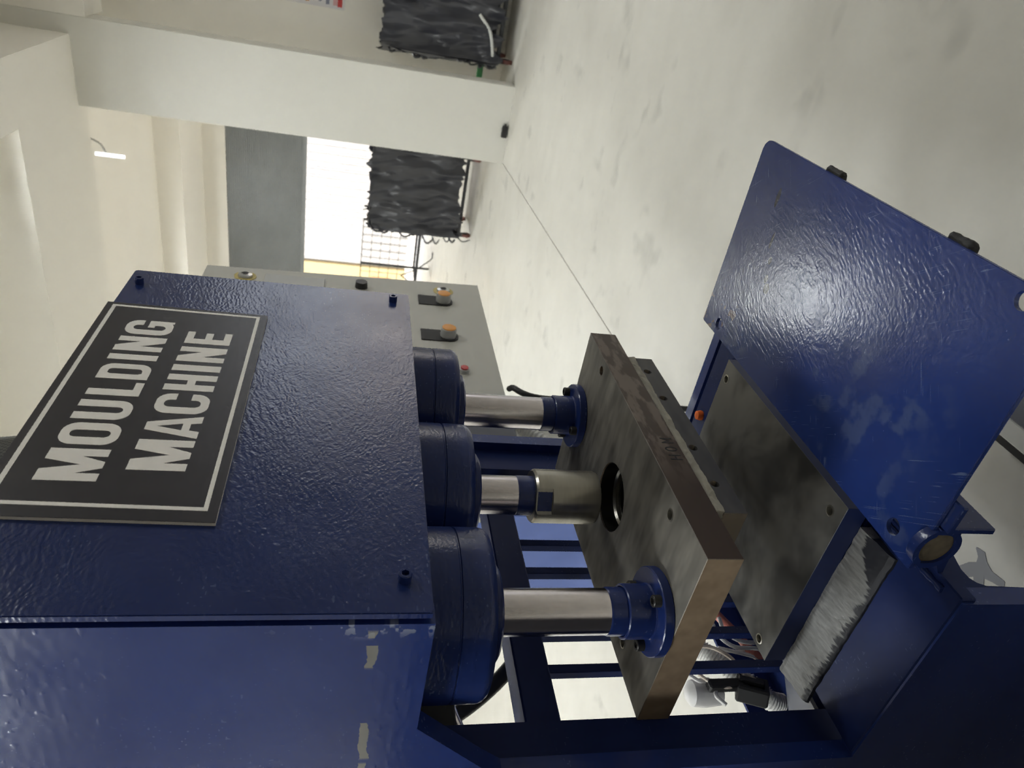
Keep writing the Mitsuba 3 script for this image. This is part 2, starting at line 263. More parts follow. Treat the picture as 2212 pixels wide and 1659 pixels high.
# shutter door, half rolled up
prof = []
n = 38; z0, z1 = 2.66, 4.18
for i in range(n):
    a = z0 + (z1 - z0) * i / n; s = (z1 - z0) / n
    prof += [(15.10, a), (15.085, a + 0.25 * s), (15.085, a + 0.70 * s), (15.10, a + 0.95 * s)]
outer = prof + [(15.10, z1)]; poly = outer + [(15.115, z1), (15.115, z0)]
sh = m3.CrossSection([poly], m3.FillRule.NonZero).extrude(3.95).transform(np.array([[1, 0, 0, 0], [0, 0, -1, 7.40], [0, 1, 0, 0]], float))
struct('door_1', sh, 'mat_shutter', 'grey ribbed roller shutter half rolled up')
obj('bottom_rail', cbox(15.07, 15.13, 3.46, 7.39, 2.60, 2.665, 0.004), 'mat_shutter', 'door_1')
obj('guide_rail', cbox(15.06, 15.14, 7.28, 7.36, -0.01, 4.15, 0.004), 'mat_shutter', 'door_1')
obj('guide_rail', cbox(15.06, 15.14, 3.49, 3.57, -0.01, 4.15, 0.004), 'mat_shutter', 'door_1')
# outside the shutter door
t = thing('clad_building', 'sunlit white ribbed building seen through the shutter door', 'building')
obj('wall', box(21.06, 24, 3.0, 9.05, -0.31, 7.0), 'mat_white_clad', t)
for i in range(26):
    y = 3.02 + i * 0.23
    obj('cladding_panel', ext_x([(y, -0.02), (y + 0.215, -0.02), (y + 0.215, 6.9), (y, 6.9)], 21.0, 21.06) + box(20.97, 21.0, y + 0.16, y + 0.20, -0.02, 6.9), 'mat_white_clad', t)
t = thing('yellow_building', 'pale yellow building beside the white ribbed one outside', 'building')
obj('wall', box(20.9, 24, 9.06, 16.0, -0.31, 7.0), 'mat_yellow_wall', t)
obj('window', cbox(20.85, 20.92, 9.35, 9.85, 0.45, 1.05, 0.01), 'mat_orange_pane', t)
# unseen ceiling lamps, placed to light the hall and the tray
scene['mat_glow'] = {'type': 'diffuse', 'reflectance': {'type': 'rgb', 'value': 0.8}}
for i, (lx, ly, lz, ax, ay) in enumerate(UNSEEN_LAMP_SPOTS):
    where = ['in front of the pillar', 'nearest the rear wall', 'in the rear left corner', 'left of the press', 'before the shutter door', 'right of the press'][i]; pw = UNSEEN_LAMP_POWER[i]
    t = thing('unseen_ceiling_lamp', f'unseen white hanging lamp {where}', 'lamp')
    obj('housing', cbox(lx - ax - 0.02, lx + ax + 0.02, ly - ay - 0.02, ly + ay + 0.02, lz - (0.10 if i == 0 else 0.01), lz + 0.06, 0.004) - box(lx - ax - 0.005, lx + ax + 0.005, ly - ay - 0.005, ly + ay + 0.005, lz - 1, lz), 'mat_lamp_body', t)
    for dy in (-0.3, 0.3): obj('hanger', cyl(lx, ly + dy, lz + 0.05, H, 0.006, 10), 'mat_lamp_body', t)
    v = np.array([(lx - ax, ly - ay, lz - 0.004), (lx - ax, ly + ay, lz - 0.004), (lx + ax, ly + ay, lz - 0.004), (lx + ax, ly - ay, lz - 0.004)])
    k = obj('diffuser', trimesh.Trimesh(v, [(0, 1, 2), (0, 2, 3)], process=False), 'mat_glow', t)
    scene[k]['emitter'] = {'type': 'area', 'radiance': {'type': 'rgb', 'value': [pw * 0.95, pw * 0.99, pw * 0.98]}}
t = thing('tube_lamp', 'small white tube lamp on a bracket, high up left of the pillar', 'lamp')
obj('tube', tube([(9.35, 2.93, 4.30), (9.35, 2.93, 4.62)], 0.022, 12, 0), 'mat_glow', t, smooth=40)
scene['tube_lamp__tube']['emitter'] = {'type': 'area', 'radiance': {'type': 'rgb', 'value': [0.22, 0.22, 0.215]}}
obj('bracket', tube([(9.37, 2.93, 4.50), (9.42, 2.80, 4.62), (9.45, 2.72, 5.0)], 0.012, 8), 'mat_plastic_grey', t, smooth=40)
t = thing('poster', 'printed safety poster on the wall right of the pillar', 'poster')
obj('sheet', box(8.783, 8.789, 0.28, 0.868, 1.79, 2.62), 'mat_poster', t)
obj('print_block', box(8.780, 8.783, 0.32, 0.845, 1.815, 1.865), 'mat_red', t, label='red band across the foot of the poster')
obj('print_block', box(8.780, 8.783, 0.32, 0.835, 1.87, 1.91), 'mat_poster_pink', t, label='pink band on the poster')
for z in (1.95, 2.03, 2.09, 2.16, 2.22, 2.30):
    obj('print_block', box(8.780, 8.783, 0.34, 0.835 - 0.02 * (int(z * 100) % 3), z, z + 0.035), 'mat_poster_dark' if int(z * 50) % 2 else 'mat_orange', t)
t = thing('socket_box', 'small black box low on the foot of the pillar', 'socket box')
obj('cover', cbox(7.765, 7.80, 1.60, 1.72, 0.01, 0.07, 0.006), 'mat_dark', t)
obj('plug', ycyl(7.775, 0.045, 1.575, 1.60, 0.012), 'mat_dark', t, smooth=30)

# ---------------------------------------------------------------- roll cages wrapped in black sheet
def wrap_sheet(x0, x1, y0, y1, z0, z1, seed, rag=0.10):
    rng = np.random.default_rng(seed)
    per = [(x0, y1), (x0, y0), (x1, y0), (x1, y1), (x0, y1)]
    P, Nn = [], []
    for a, b in zip(per[:-1], per[1:]):
        a, b = np.array(a), np.array(b); L = np.linalg.norm(b - a); d = (b - a) / L; m = max(6, int(L / 0.025))
        for i in range(m): P.append(a + d * L * i / m); Nn.append((d[1] * 1.0, -d[0]))
    P = np.array(P); Nn = -np.array(Nn); c = np.array([(x0 + x1) / 2, (y0 + y1) / 2])
    Nn *= np.sign(((P - c) * Nn).sum(1))[:, None]
    m = len(P); nz = 34; V = np.zeros((nz, m, 3)); s = np.arange(m)
    ang = np.linspace(0, 2 * np.pi, m, endpoint=False)
    cyc = lambda f, k: meshkit.fbm(np.stack([np.cos(ang) * f, np.sin(ang) * f, np.full(m, k)], -1), 3, seed)
    top = z1 + rag * (cyc(9, 1.0) - 0.55); bot = z0 + 1.6 * rag * (cyc(14, 3.0) - 0.35)
    for j in range(nz):
        t = j / (nz - 1); z = top * (1 - t) + bot * t
        q = np.stack([P[:, 0] * 5, P[:, 1] * 5, z * 1.3], -1)
        fold = (meshkit.fbm(q * 1.7, 3, seed + 5) - 0.5) * 0.20 + 0.03 * np.sin(s * 0.55 + 3 * meshkit.noise(q, seed)) * t
        V[j, :, :2] = P + Nn * (fold + 0.012)[:, None]; V[j, :, 2] = z
    inner = V.copy(); inner[:, :, :2] -= Nn[None] * 0.005
    allv = np.concatenate([V.reshape(-1, 3), inner.reshape(-1, 3)]); o = nz * m; F = []
    for j in range(nz - 1):
        for i in range(m):
            a, b = j * m + i, j * m + (i + 1) % m; cc, dd = a + m, b + m
            F += [(a, cc, dd), (a, dd, b), (a + o, dd + o, cc + o), (a + o, b + o, dd + o)]
    for i in range(m):
        a, b = i, (i + 1) % m; F += [(a, b, b + o), (a, b + o, a + o)]
        a, b = (nz - 1) * m + i, (nz - 1) * m + (i + 1) % m; F += [(b, a, a + o), (b, a + o, b + o)]
    mesh = trimesh.Trimesh(allv, np.array(F), process=False)
    ctr = mesh.triangles_center[0] - np.array([c[0], c[1], mesh.triangles_center[0][2]])
    if mesh.face_normals[0] @ ctr < 0: mesh.invert()
    return mesh
def roll_cage(x0, x1, y0, y1, z1, seed, label, top_rail=True):
    t = thing('roll_cage', label, 'roll cage')
    obj('base_frame', cbox(x0, x1, y0, y0 + 0.04, 0.14, 0.18, 0.004) + cbox(x0, x1, y1 - 0.04, y1, 0.14, 0.18, 0.004) + cbox(x0, x0 + 0.04, y0, y1, 0.14, 0.18, 0.004) + cbox(x1 - 0.04, x1, y0, y1, 0.14, 0.18, 0.004), 'mat_black_frame', t)
    for px in (x0 + 0.02, x1 - 0.02):
        for py in (y0 + 0.02, y1 - 0.02):
            obj('post', cyl(px, py, 0.16, z1, 0.016, 16), 'mat_black_frame', t, smooth=40)
            c = obj('caster', ycyl(px, 0.055, py - 0.018, py + 0.018, 0.055, 28), 'mat_caster', t, smooth=40)
            obj('fork', cbox(px - 0.02, px + 0.02, py - 0.026, py - 0.020, 0.04, 0.15, 0.002) + cbox(px - 0.02, px + 0.02, py + 0.020, py + 0.026, 0.04, 0.15, 0.002) + cbox(px - 0.02, px + 0.02, py - 0.026, py + 0.026, 0.115, 0.15, 0.002), 'mat_black_frame', c)
    if top_rail:
        for px in (x0 + 0.02, x1 - 0.02): obj('top_rail', tube([(px, y0, z1), (px, y1, z1)], 0.014, 10, 0), 'mat_black_frame', t, smooth=40)
    obj('sheet_cover', wrap_sheet(x0 - 0.02, x1 + 0.02, y0 - 0.02, y1 + 0.02, 0.15, z1 + 0.04, seed, 0.17), 'mat_black_sheet', t, smooth=35)
    return t
ca = roll_cage(9.25, 9.95, 2.35, 3.42, 1.36, 3, 'roll cage under wrinkled black sheet left of the pillar, before the shutter door')
rng = random.Random(7)
for i in range(11):
    z = 0.14 + 0.115 * i + rng.uniform(-0.04, 0.04); o = rng.uniform(0.02, 0.13) * (1.3 - 0.07 * i); d = rng.uniform(0.05, 0.16)
    obj('sheet_strip', tube([(9.24, 3.40, z + 0.06), (9.22, 3.43 + o * 0.7, z + 0.01), (9.22, 3.43 + o, z - 0.4 * d), (9.23, 3.42 + o * 0.6, z - d)], rng.uniform(0.010, 0.024), 6, 6, rfun=lambda k: 0.5 + 0.6 * math.sin(k * 1.1 + 0.4) ** 2), 'mat_black_sheet', ca)
cb = roll_cage(8.20, 8.72, 0.28, 1.05, 1.36, 11, 'roll cage under black sheet standing against the wall right of the pillar')
obj('strap', cbox(8.28, 8.36, 1.06, 1.30, 0.29, 0.345, 0.004), 'mat_green', cb, label='green strap sticking out low at the side')
obj('hose', tube([(8.17, 0.62, 0.42), (8.14, 0.75, 0.30), (8.13, 0.90, 0.25), (8.15, 0.99, 0.23)], 0.016, 8), 'mat_conduit', cb, smooth=40, label='pale hose end')
rng = random.Random(5)
for i in range(13):
    z = 0.24 + 0.09 * i + rng.uniform(-0.03, 0.03); o = rng.uniform(0.015, 0.06); d = rng.uniform(0.03, 0.10)
    obj('sheet_strip', tube([(8.25, 1.04, z + 0.03), (8.24, 1.07 + o, z), (8.25, 1.07 + 0.7 * o, z - d)], rng.uniform(0.010, 0.022), 6, 5, rfun=lambda k: 0.5 + 0.6 * math.sin(k * 1.7) ** 2), 'mat_black_sheet', cb)
# open wire cage by the shutter door
t = thing('wire_cage', 'open wire mesh roll cage by the shutter door, left of the black roll cage', 'roll cage')
wx, wy0, wy1, wz0, wz1 = 13.2, 4.75, 5.95, 0.34, 1.40
for py in (wy0, wy1):
    for px in (wx, wx + 0.75):
        obj('post', cyl(px, py, 0.0, wz1, 0.022, 14), 'mat_black_frame', t, smooth=40)
obj('base_frame', cbox(wx - 0.02, wx + 0.77, wy0, wy1, 0.30, 0.34, 0.004) - box(wx + 0.03, wx + 0.72, wy0 + 0.05, wy1 - 0.05, 0.2, 0.5), 'mat_black_frame', t)
for i in range(1, 8): obj('wire', tube([(wx, wy0 + (wy1 - wy0) * i / 8, wz0), (wx, wy0 + (wy1 - wy0) * i / 8, wz1)], 0.006, 6, 0), 'mat_black_frame', t)
for i in range(7): obj('wire', tube([(wx, wy0, wz0 + (wz1 - wz0) * i / 6), (wx, wy1, wz0 + (wz1 - wz0) * i / 6)], 0.009 if i in (0, 6) else 0.006, 6, 0), 'mat_black_frame', t)
for (a, b) in (((5.45, 0.10), (5.80, 0.62)), ((5.80, 0.62), (5.95, 0.40)), ((5.25, 0.05), (5.45, 0.10))):
    obj('hanging_cord', tube([(wx - 0.03, a[0], a[1]), (wx - 0.04, (a[0] + b[0]) / 2 + 0.02, (a[1] + b[1]) / 2 - 0.03), (wx - 0.03, b[0], b[1])], 0.012, 6), 'mat_black_frame', t)

# ---------------------------------------------------------------- the moulding press
XL, XR = 0.5376, 1.362
AX = [(0.6915, 0.825), (0.953, 0.825), (1.2185, 0.825)]
P = thing('moulding_press', 'blue painted three-cylinder moulding press with a steel die plate and a front tray', 'press')
ZT, YB = 0.68, 1.015
TOPP = [(0.660, 1.905), (0.660, 1.385), (0.862, 1.385), (0.9615, 1.285), (0.992, 1.250), (0.992, ZT - 0.002), (0.634, ZT - 0.002), (0.634, 0.600)]
m = ext_x(TOPP + [(0.634, 0.0), (1.065, 0.0), (1.065, 1.36), (1.32, 1.36), (1.32, 1.905)], XL, XL + 0.03)
obj('side_plate', m, 'mat_lit_side_blue', P)
m = ext_x(TOPP + [(0.634, 0.560), (0.985, 0.560), (0.985, 0.0), (1.065, 0.0), (1.065, 1.36), (1.32, 1.36), (1.32, 1.905)], XR - 0.03, XR)
obj('side_plate', m, 'mat_lit_side_blue', P)
obj('head_block', cbox(XL + 0.03, XR - 0.03, 0.664, 1.30, 1.3886, 1.90, 0.003), 'mat_shaded_blue', P)
obj('column', box(XL + 0.03, 0.6365, YB, 1.065, 0.0, 1.3886), 'mat_shaded_blue', P)
obj('column', box(1.262, XR - 0.03, YB, 1.065, 0.0, 1.3886), 'mat_shaded_blue', P)
# front cover plate with a rounded corner and its socket screws
def rounded_rect(x0, x1, z0, z1, r):
    return sbox(x0 + r, z0 + r, x1 - r, z1 - r).buffer(r, 8)
cp = rounded_rect(XL, XR, 1.3886, 1.9095, 0.006).union(sbox(XL, 1.39, 1.3, 1.9095))
c = m3.CrossSection([np.array(cp.exterior.coords)[:-1]], m3.FillRule.NonZero)
plate = c.offset(-0.0012, m3.JoinType.Miter).extrude(0.010) + c.extrude(0.0076).translate([0, 0, 0.0012])
plate = plate.transform(np.array([[1, 0, 0, 0], [0, 0, -1, 0.652], [0, 1, 0, 0]], float))
cover = obj('cover_plate', plate, 'mat_blue', P)
def socket_screw(r, h, hexr, seg=28):            # axis +z from 0 to h, hexagon socket in the top
    s = lathe(0, 0, [(0, 0), (r, 0), (r, h - 0.0012), (r - 0.0012, h), (0, h)], seg)
    hexa = m3.Manifold.cylinder(h, hexr, hexr, 6).translate([0, 0, h * 0.42])
    return s - hexa
scr = socket_screw(0.0080, 0.0125, 0.0048)
for (x, z) in ((0.586, 1.4205), (1.324, 1.4215), (1.305, 1.888), (0.586, 1.885)):
    obj('screw', scr.rotate([90, 0, 0]).translate([x, 0.642, z]), 'mat_blue', cover, smooth=30)
# cylinders: cap with groove and boss, rod, collar, flange
for i, (ax, ay) in enumerate(AX):
    R = 0.1225
    pr = [(0, 1.268), (0.066, 1.268), (0.072, 1.272), (0.072, 1.286), (0.108, 1.2858), (0.1165, 1.288), (0.121, 1.2935), (R, 1.300), (R, 1.3350), (R - 0.002, 1.3362), (R - 0.002, 1.3376), (R, 1.3388), (R, 1.3887), (0, 1.3887)]
    obj('cylinder_cap', lathe(ax, ay, pr, 96), 'mat_blue', P, smooth=28)
    z_end = 1.195 if i == 1 else 1.097
    obj('piston_rod', cyl(ax, ay, z_end, 1.2685, 0.0347, 64), 'mat_chrome', P, smooth=40)
    if i == 1:
        obj('rod_end', lathe(ax, ay, [(0, 1.150), (0.0354, 1.150), (0.0356, 1.194), (0.0347, 1.1955), (0, 1.1955)], 64), 'mat_blue', P, smooth=40)
        sl = lathe(ax, ay, [(0, 1.044), (0.040, 1.044), (0.0470, 1.047), (0.0487, 1.052), (0.0487, 1.1615), (0.0455, 1.1655), (0, 1.1655)], 96)
        notch = m3.Manifold.cube([0.05, 0.012, 0.030], True).translate([0, -0.0487, 0])
        sl = sl - notch.rotate([0, 0, -62]).translate([ax, ay, 1.151])
        s = obj('rod_coupling', sl, 'mat_turned_steel', P, smooth=28)
        nb = (m3.Manifold.cube([0.034, 0.002, 0.026], True).translate([0, -0.0425, 0])).rotate([0, 0, -62]).translate([ax, ay, 1.150])
        obj('spanner_flat', nb, 'mat_blue', s)
    else:
        obj('rod_end', lathe(ax, ay, [(0, 1.060), (0.0362, 1.060), (0.0365, 1.094), (0.0347, 1.0975), (0, 1.0975)], 64), 'mat_blue', P, smooth=40)
        fl = obj('rod_flange', lathe(ax, ay, [(0, 1.012), (0.0665, 1.012), (0.068, 1.0135), (0.068, 1.0265), (0.0665, 1.028), (0.043, 1.028), (0.0415, 1.0305), (0.0415, 1.0695), (0.0400, 1.0712), (0.0375, 1.0712), (0.0375, 1.062), (0, 1.062)], 80), 'mat_blue', P, smooth=28)
        for deg in ((5, 118, -115) if i == 0 else (-38, 178, 82)):
            a = math.radians(deg)
            obj('screw', socket_screw(0.0092, 0.0125, 0.0052).translate([ax + 0.054 * math.cos(a), ay + 0.054 * math.sin(a), 1.028]), 'mat_black_oxide', fl, smooth=30)
# upper die plate
die = cbox(0.628, 1.268, 0.6465, 1.010, 0.9565, 1.012, 0.0008)
die -= cyl(0.953, 0.822, 0.972, 1.05, 0.064, 64) + cyl(0.953, 0.822, 0.94, 1.0, 0.050, 64)
for (hx, hy) in ((1.157, 0.6725), (0.7495, 0.6785), (0.745, 0.9685), (1.157, 0.9685)):
    die -= cyl(hx, hy, 0.97, 1.05, 0.0095, 28)
D = obj('die_plate', die, 'mat_die_steel', P, label='brown oxidised steel die plate with a large round hole')
obj('hole_ring', lathe(0.953, 0.822, [(0.0535, 0.974), (0.0612, 0.974), (0.0616, 0.982), (0.0585, 0.985), (0.0545, 0.981)], 64), 'mat_turned_steel', D, smooth=30, label='bright rim inside the large hole')
obj('shade_liner', lathe(0.953, 0.822, [(0.0505, 0.9575), (0.0638, 0.9715), (0.0640, 0.9715), (0.0640, 1.0095), (0.0622, 1.0095), (0.0618, 0.9735), (0.0495, 0.9735), (0.0495, 0.9575)], 64), 'mat_hole_shade', D, smooth=30, label='dark liner standing in for the shade inside the large hole')  # dark ring built in to hold the shade of the hole
for (hx, hy) in ((0.7495, 0.6785), (0.745, 0.9685)):
    obj('thread_insert', lathe(hx, hy, [(0.0068, 0.985), (0.0094, 0.985), (0.0104, 1.0125), (0.0080, 1.0128), (0.0068, 1.006)], 32), 'mat_turned_steel', D, smooth=30)
# stamped letters on the plate's front edge
def glyph_lines(lines, w):
    from shapely.geometry import LineString
    return unary_union([LineString(l).buffer(w, 3) for l in lines])
def mesh_xz(shape, y_front, thick, tf):           # shape in (u, v) -> world via tf(u, v) -> (x, z); front faces -y
    out = []
    for gmt in getattr(shape, 'geoms', [shape]):
        rings = [np.array(gmt.exterior.coords)[:-1]] + [np.array(r.coords)[:-1] for r in gmt.interiors]
        rings = [np.stack(tf(r[:, 0], r[:, 1]), -1) for r in rings]
        c = m3.CrossSection(rings, m3.FillRule.EvenOdd).extrude(thick)
        out.append(M(c.transform(np.array([[1, 0, 0, 0], [0, 0, -1, y_front + thick], [0, 1, 0, 0]], float))))
    return trimesh.util.concatenate(out)
st = {'H': [[(0, 0), (0, 1)], [(0.6, 0), (0.6, 1)], [(0, 0.5), (0.6, 0.5)]], 'O': [[(0.3 + 0.3 * math.cos(a), 0.5 + 0.5 * math.sin(a)) for a in np.linspace(0, 2 * math.pi, 20)]], 'M': [[(0, 0), (0, 1), (0.35, 0.3), (0.7, 1), (0.7, 0)]]}
for ch, x in (('H', 0.846), ('O', 0.868), ('M', 0.890)):
    obj('stamped_letter', mesh_xz(glyph_lines(st[ch], 0.07), 0.6461, 0.0008, lambda u, v, x=x: (x + 0.017 * u, 0.9655 + 0.019 * v)), 'mat_dark', D)
# lower mould half hung under the die plate
low = cbox(0.727, 1.184, 0.652, 1.004, 0.901, 0.9420, 0.001) - cyl(0.953, 0.822, 0.91, 1.0, 0.052, 48)
for hx in (1.1313, 1.0376, 0.8874, 0.7945): low -= ycyl(hx, 0.928, 0.64, 0.72, 0.0078, 24)
obj('mould_half', low, 'mat_lower_steel', P, label='dark steel mould half under the die plate with round side holes')
cem = rough(cbox(0.7275, 1.183, 0.6500, 1.0, 0.9385, 0.9566, 0.001), 0.005, 0.0028, 90.0, 3)
cem = trimesh.boolean.difference([cem, M(cyl(0.953, 0.822, 0.90, 1.0, 0.053, 48))], engine='manifold', check_volume=False)
obj('cement_bed', cem, 'mat_cement', P, label='rough beige sealant between the plates')
# bolster: black topped base plate on the table
bl = cbox(0.724, 1.176, 0.634, 0.999, 0.698, 0.738, 0.0006)
HB = ((0.7539, 0.6655), (0.758, 0.9815), (1.1577, 0.6712), (1.157, 0.9815))
for (hx, hy) in HB: bl -= cyl(hx, hy, 0.715, 0.75, 0.0085, 24)
B = obj('base_plate', bl, 'mat_black_plate', P, label='black smudged base plate with a blue edge and four screw holes')
for (hx, hy) in HB:
    obj('thread_insert', lathe(hx, hy, [(0.0060, 0.725), (0.0084, 0.725), (0.0098, 0.7384), (0.0074, 0.7388), (0.0060, 0.734)], 32), 'mat_turned_steel', B, smooth=30)
rs = m3.CrossSection([[(0.7235, 0.679), (0.7235, 0.699), (0.716, 0.699), (0.662, 0.688), (0.654, 0.6835), (0.652, 0.679)]], m3.FillRule.NonZero).extrude(0.350).transform(np.array([[1, 0, 0, 0], [0, 0, -1, 1.020], [0, 1, 0, 0]], float))
obj('raw_strip', rough(rs, 0.006, 0.0022, 60.0, 9), 'mat_raw_edge', P, smooth=40, label='bare torch-cut steel strip beside the base plate')
rs2 = rs.mirror([1, 0, 0]).translate([1.90, 0, 0])
obj('raw_strip', rough(rs2, 0.008, 0.0022, 60.0, 4), 'mat_shaded_blue', P, smooth=40)
obj('front_web', ext_y([(0.5676, 0.55), (0.5705, 0.612), (0.576, 0.623), (0.585, 0.629), (0.601, 0.6295), (0.6392, 0.617), (1.33, 0.617), (1.33, 0.6545), (0.5676, 0.6545)], 0.634, 0.648), 'mat_shaded_blue', P)
tb = cbox(0.541, 1.318, 0.628, 0.988, 0.655, ZT, 0.002)
obj('table_plate', tb, 'mat_shaded_blue', P)
obj('weld_bead', tube([(0.570 + 0.05 * i, 0.642 + 0.003 * math.sin(i * 2.1), ZT + 0.001) for i in range(15)], 0.006, 8, 8, rfun=lambda k: 0.9 + 0.3 * math.sin(k * 1.9) * math.sin(k * 0.7)), 'mat_blue', P, smooth=50)
# front tray
tr = rounded_rect(0.5795, 1.311, 0.2195, 0.612, 0.004)
tr = tr.difference(sbox(1.29, 0.2, 1.32, 0.24)).union(rounded_rect(1.25, 1.311, 0.2195, 0.30, 0.022))
c = m3.CrossSection([np.array(tr.exterior.coords)[:-1]], m3.FillRule.NonZero)
tm = c.offset(-0.0009, m3.JoinType.Miter).extrude(0.007) + c.extrude(0.0052).translate([0, 0, 0.0009])
for (hx, hy) in ((1.243, 0.588), (0.6325, 0.584), (0.640, 0.238)): tm -= cyl(hx, hy, -0.01, 0.02, 0.0125, 32)
TR = obj('tray', tm.translate([0, 0, 0.741]), 'mat_tray_blue', P, label='flat blue front tray with scratched paint and drilled corners')
for (bx, by) in ((1.083, 0.2195), (0.775, 0.2195)):
    obj('hinge_lug', rough(cbox(bx - 0.026, bx + 0.022, by - 0.0075, by + 0.012, 0.727, 0.7425, 0.004), 0.005, 0.0035, 70.0, int(bx * 9)), 'mat_dark', TR, smooth=40)
# support bracket with its slotted eye under the tray
obj('angle_bar', cbox(0.5656, 1.19, 0.524, 0.534, 0.668, 0.7405, 0.002) + cbox(0.5656, 1.19, 0.49, 0.534, 0.7305, 0.7405, 0.002), 'mat_blue', P)
eye = (cyl(0, 0, 0, 0.014, 0.034, 48) + box(-0.034, 0.034, 0, 0.012, 0, 0.014)) - (cyl(0, 0, -1, 1, 0.0255, 48) + box(-0.0255, 0.0255, 0, 0.013, -1, 1))
EYE_T = [0.574, 0.569, 0.7285]
E_ = obj('bracket_eye', eye.rotate([90, 0, 90]).translate(EYE_T), 'mat_blue', P, smooth=30)
obj('pin_end', (cyl(0, 0, 0.004, 0.012, 0.0252, 40) + box(-0.0252, 0.0252, 0, 0.0115, 0.004, 0.012)).rotate([90, 0, 90]).translate(EYE_T), 'mat_rusty', E_, smooth=30, label='rusty brown bar end inside the eye')
obj('bracket_web', ext_x([(0.534, 0.735), (0.534, 0.690), (0.560, 0.684), (0.634, 0.672), (0.634, 0.678), (0.600, 0.700), (0.606, 0.735)], 0.590, 0.602), 'mat_shaded_blue', P)
obj('push_button', lathe(0, 0, [(0, 0), (0.011, 0), (0.012, 0.004), (0.010, 0.013), (0, 0.015)], 32).translate([1.287, 0.850, ZT]), 'mat_bright_orange', P, smooth=35, label='orange button on the table plate')
# rear guard: cross beam and slim uprights
obj('rear_block', cbox(0.5676, 0.715, 1.075, 1.25, 1.292, 1.3886, 0.003), 'mat_dark', P)
obj('rear_beam', cbox(0.60, 1.32, 1.065, 1.13, 1.118, 1.180, 0.003), 'mat_shaded_blue', P)
obj('rear_beam', cbox(0.60, 1.32, 1.065, 1.165, 0.50, 0.56, 0.003), 'mat_shaded_blue', P)
for bx in (0.814, 0.897, 0.980, 1.061, 1.145):
    obj('guard_bar', cbox(bx - 0.0095, bx + 0.0095, 1.1305, 1.1495, 0.53, 1.13, 0.001), 'mat_shaded_blue', P)
obj('rear_shelf', box(0.6365, 1.30, 1.17, 1.36, 0.470, 0.482) + box(0.6365, 1.262, 1.10, 1.18, 0.460, 0.470), 'mat_shaded_blue', P)
obj('back_sheet', box(0.80, 1.30, 1.345, 1.352, 0.482, 0.578), 'mat_shaded_blue', P)
obj('splash_plate', ext_x([(1.022, 0.672), (1.27, 0.548), (1.27, 0.540), (1.022, 0.664)], 0.642, 0.765), 'mat_slate', P)
obj('hydraulic_pipe', tube([(0.60, 1.058, 1.272), (0.66, 1.085, 1.285), (0.75, 1.12, 1.300)], 0.012, 14), 'mat_chrome', P, smooth=40)
obj('hydraulic_hose', tube([(0.80, 1.32, 1.36), (0.83, 1.30, 1.26), (0.89, 1.27, 1.16), (0.99, 1.24, 1.06)], 0.016, 14), 'mat_black_cable', P, smooth=40)
# accumulator bladder on top of the head
ac = thing('breather', 'dark knurled dome standing on top of the press head', 'hydraulic breather')
obj('dome', lathe(1.03, 0.93, [(0, 1.905), (0.105, 1.905), (0.108, 2.02), (0.100, 2.08), (0.078, 2.125), (0.045, 2.15), (0, 2.158)], 64), 'mat_mesh_rubber', ac, smooth=30)

# ---------------------------------------------------------------- the sign
S = thing('sign', 'black sign reading MOULDING MACHINE in white capitals on the press cover', 'sign')
c0 = np.array([0.6696, 1.6429]); ex = np.array([0.5375, 0.0062]); ez = np.array([0.0055, 0.2650])
Wd, Ht = 0.5375, 0.2650
def sg(u, v): return c0[0] + ex[0] * u / Wd + ez[0] * v / Ht, c0[1] + ex[1] * u / Wd + ez[1] * v / Ht
inv = np.linalg.inv(np.stack([ex / Wd, ez / Ht], 1))
obj('board', mesh_xz(sbox(0, 0, Wd, Ht), 0.6372, 0.0046, sg), 'mat_sign_edge', S, label='cream core of the sign board')
obj('face', mesh_xz(sbox(0, 0, Wd, Ht), 0.6366, 0.0006, sg), 'mat_sign_face', S)
brd = sbox(0.0195, 0.0120, Wd - 0.0085, Ht - 0.0105); brd = brd.difference(sbox(0.0195 + 0.0062, 0.0120 + 0.0055, Wd - 0.0085 - 0.0058, Ht - 0.0105 - 0.0062))
obj('border', mesh_xz(brd, 0.6362, 0.0004, sg), 'mat_sign_print', S)
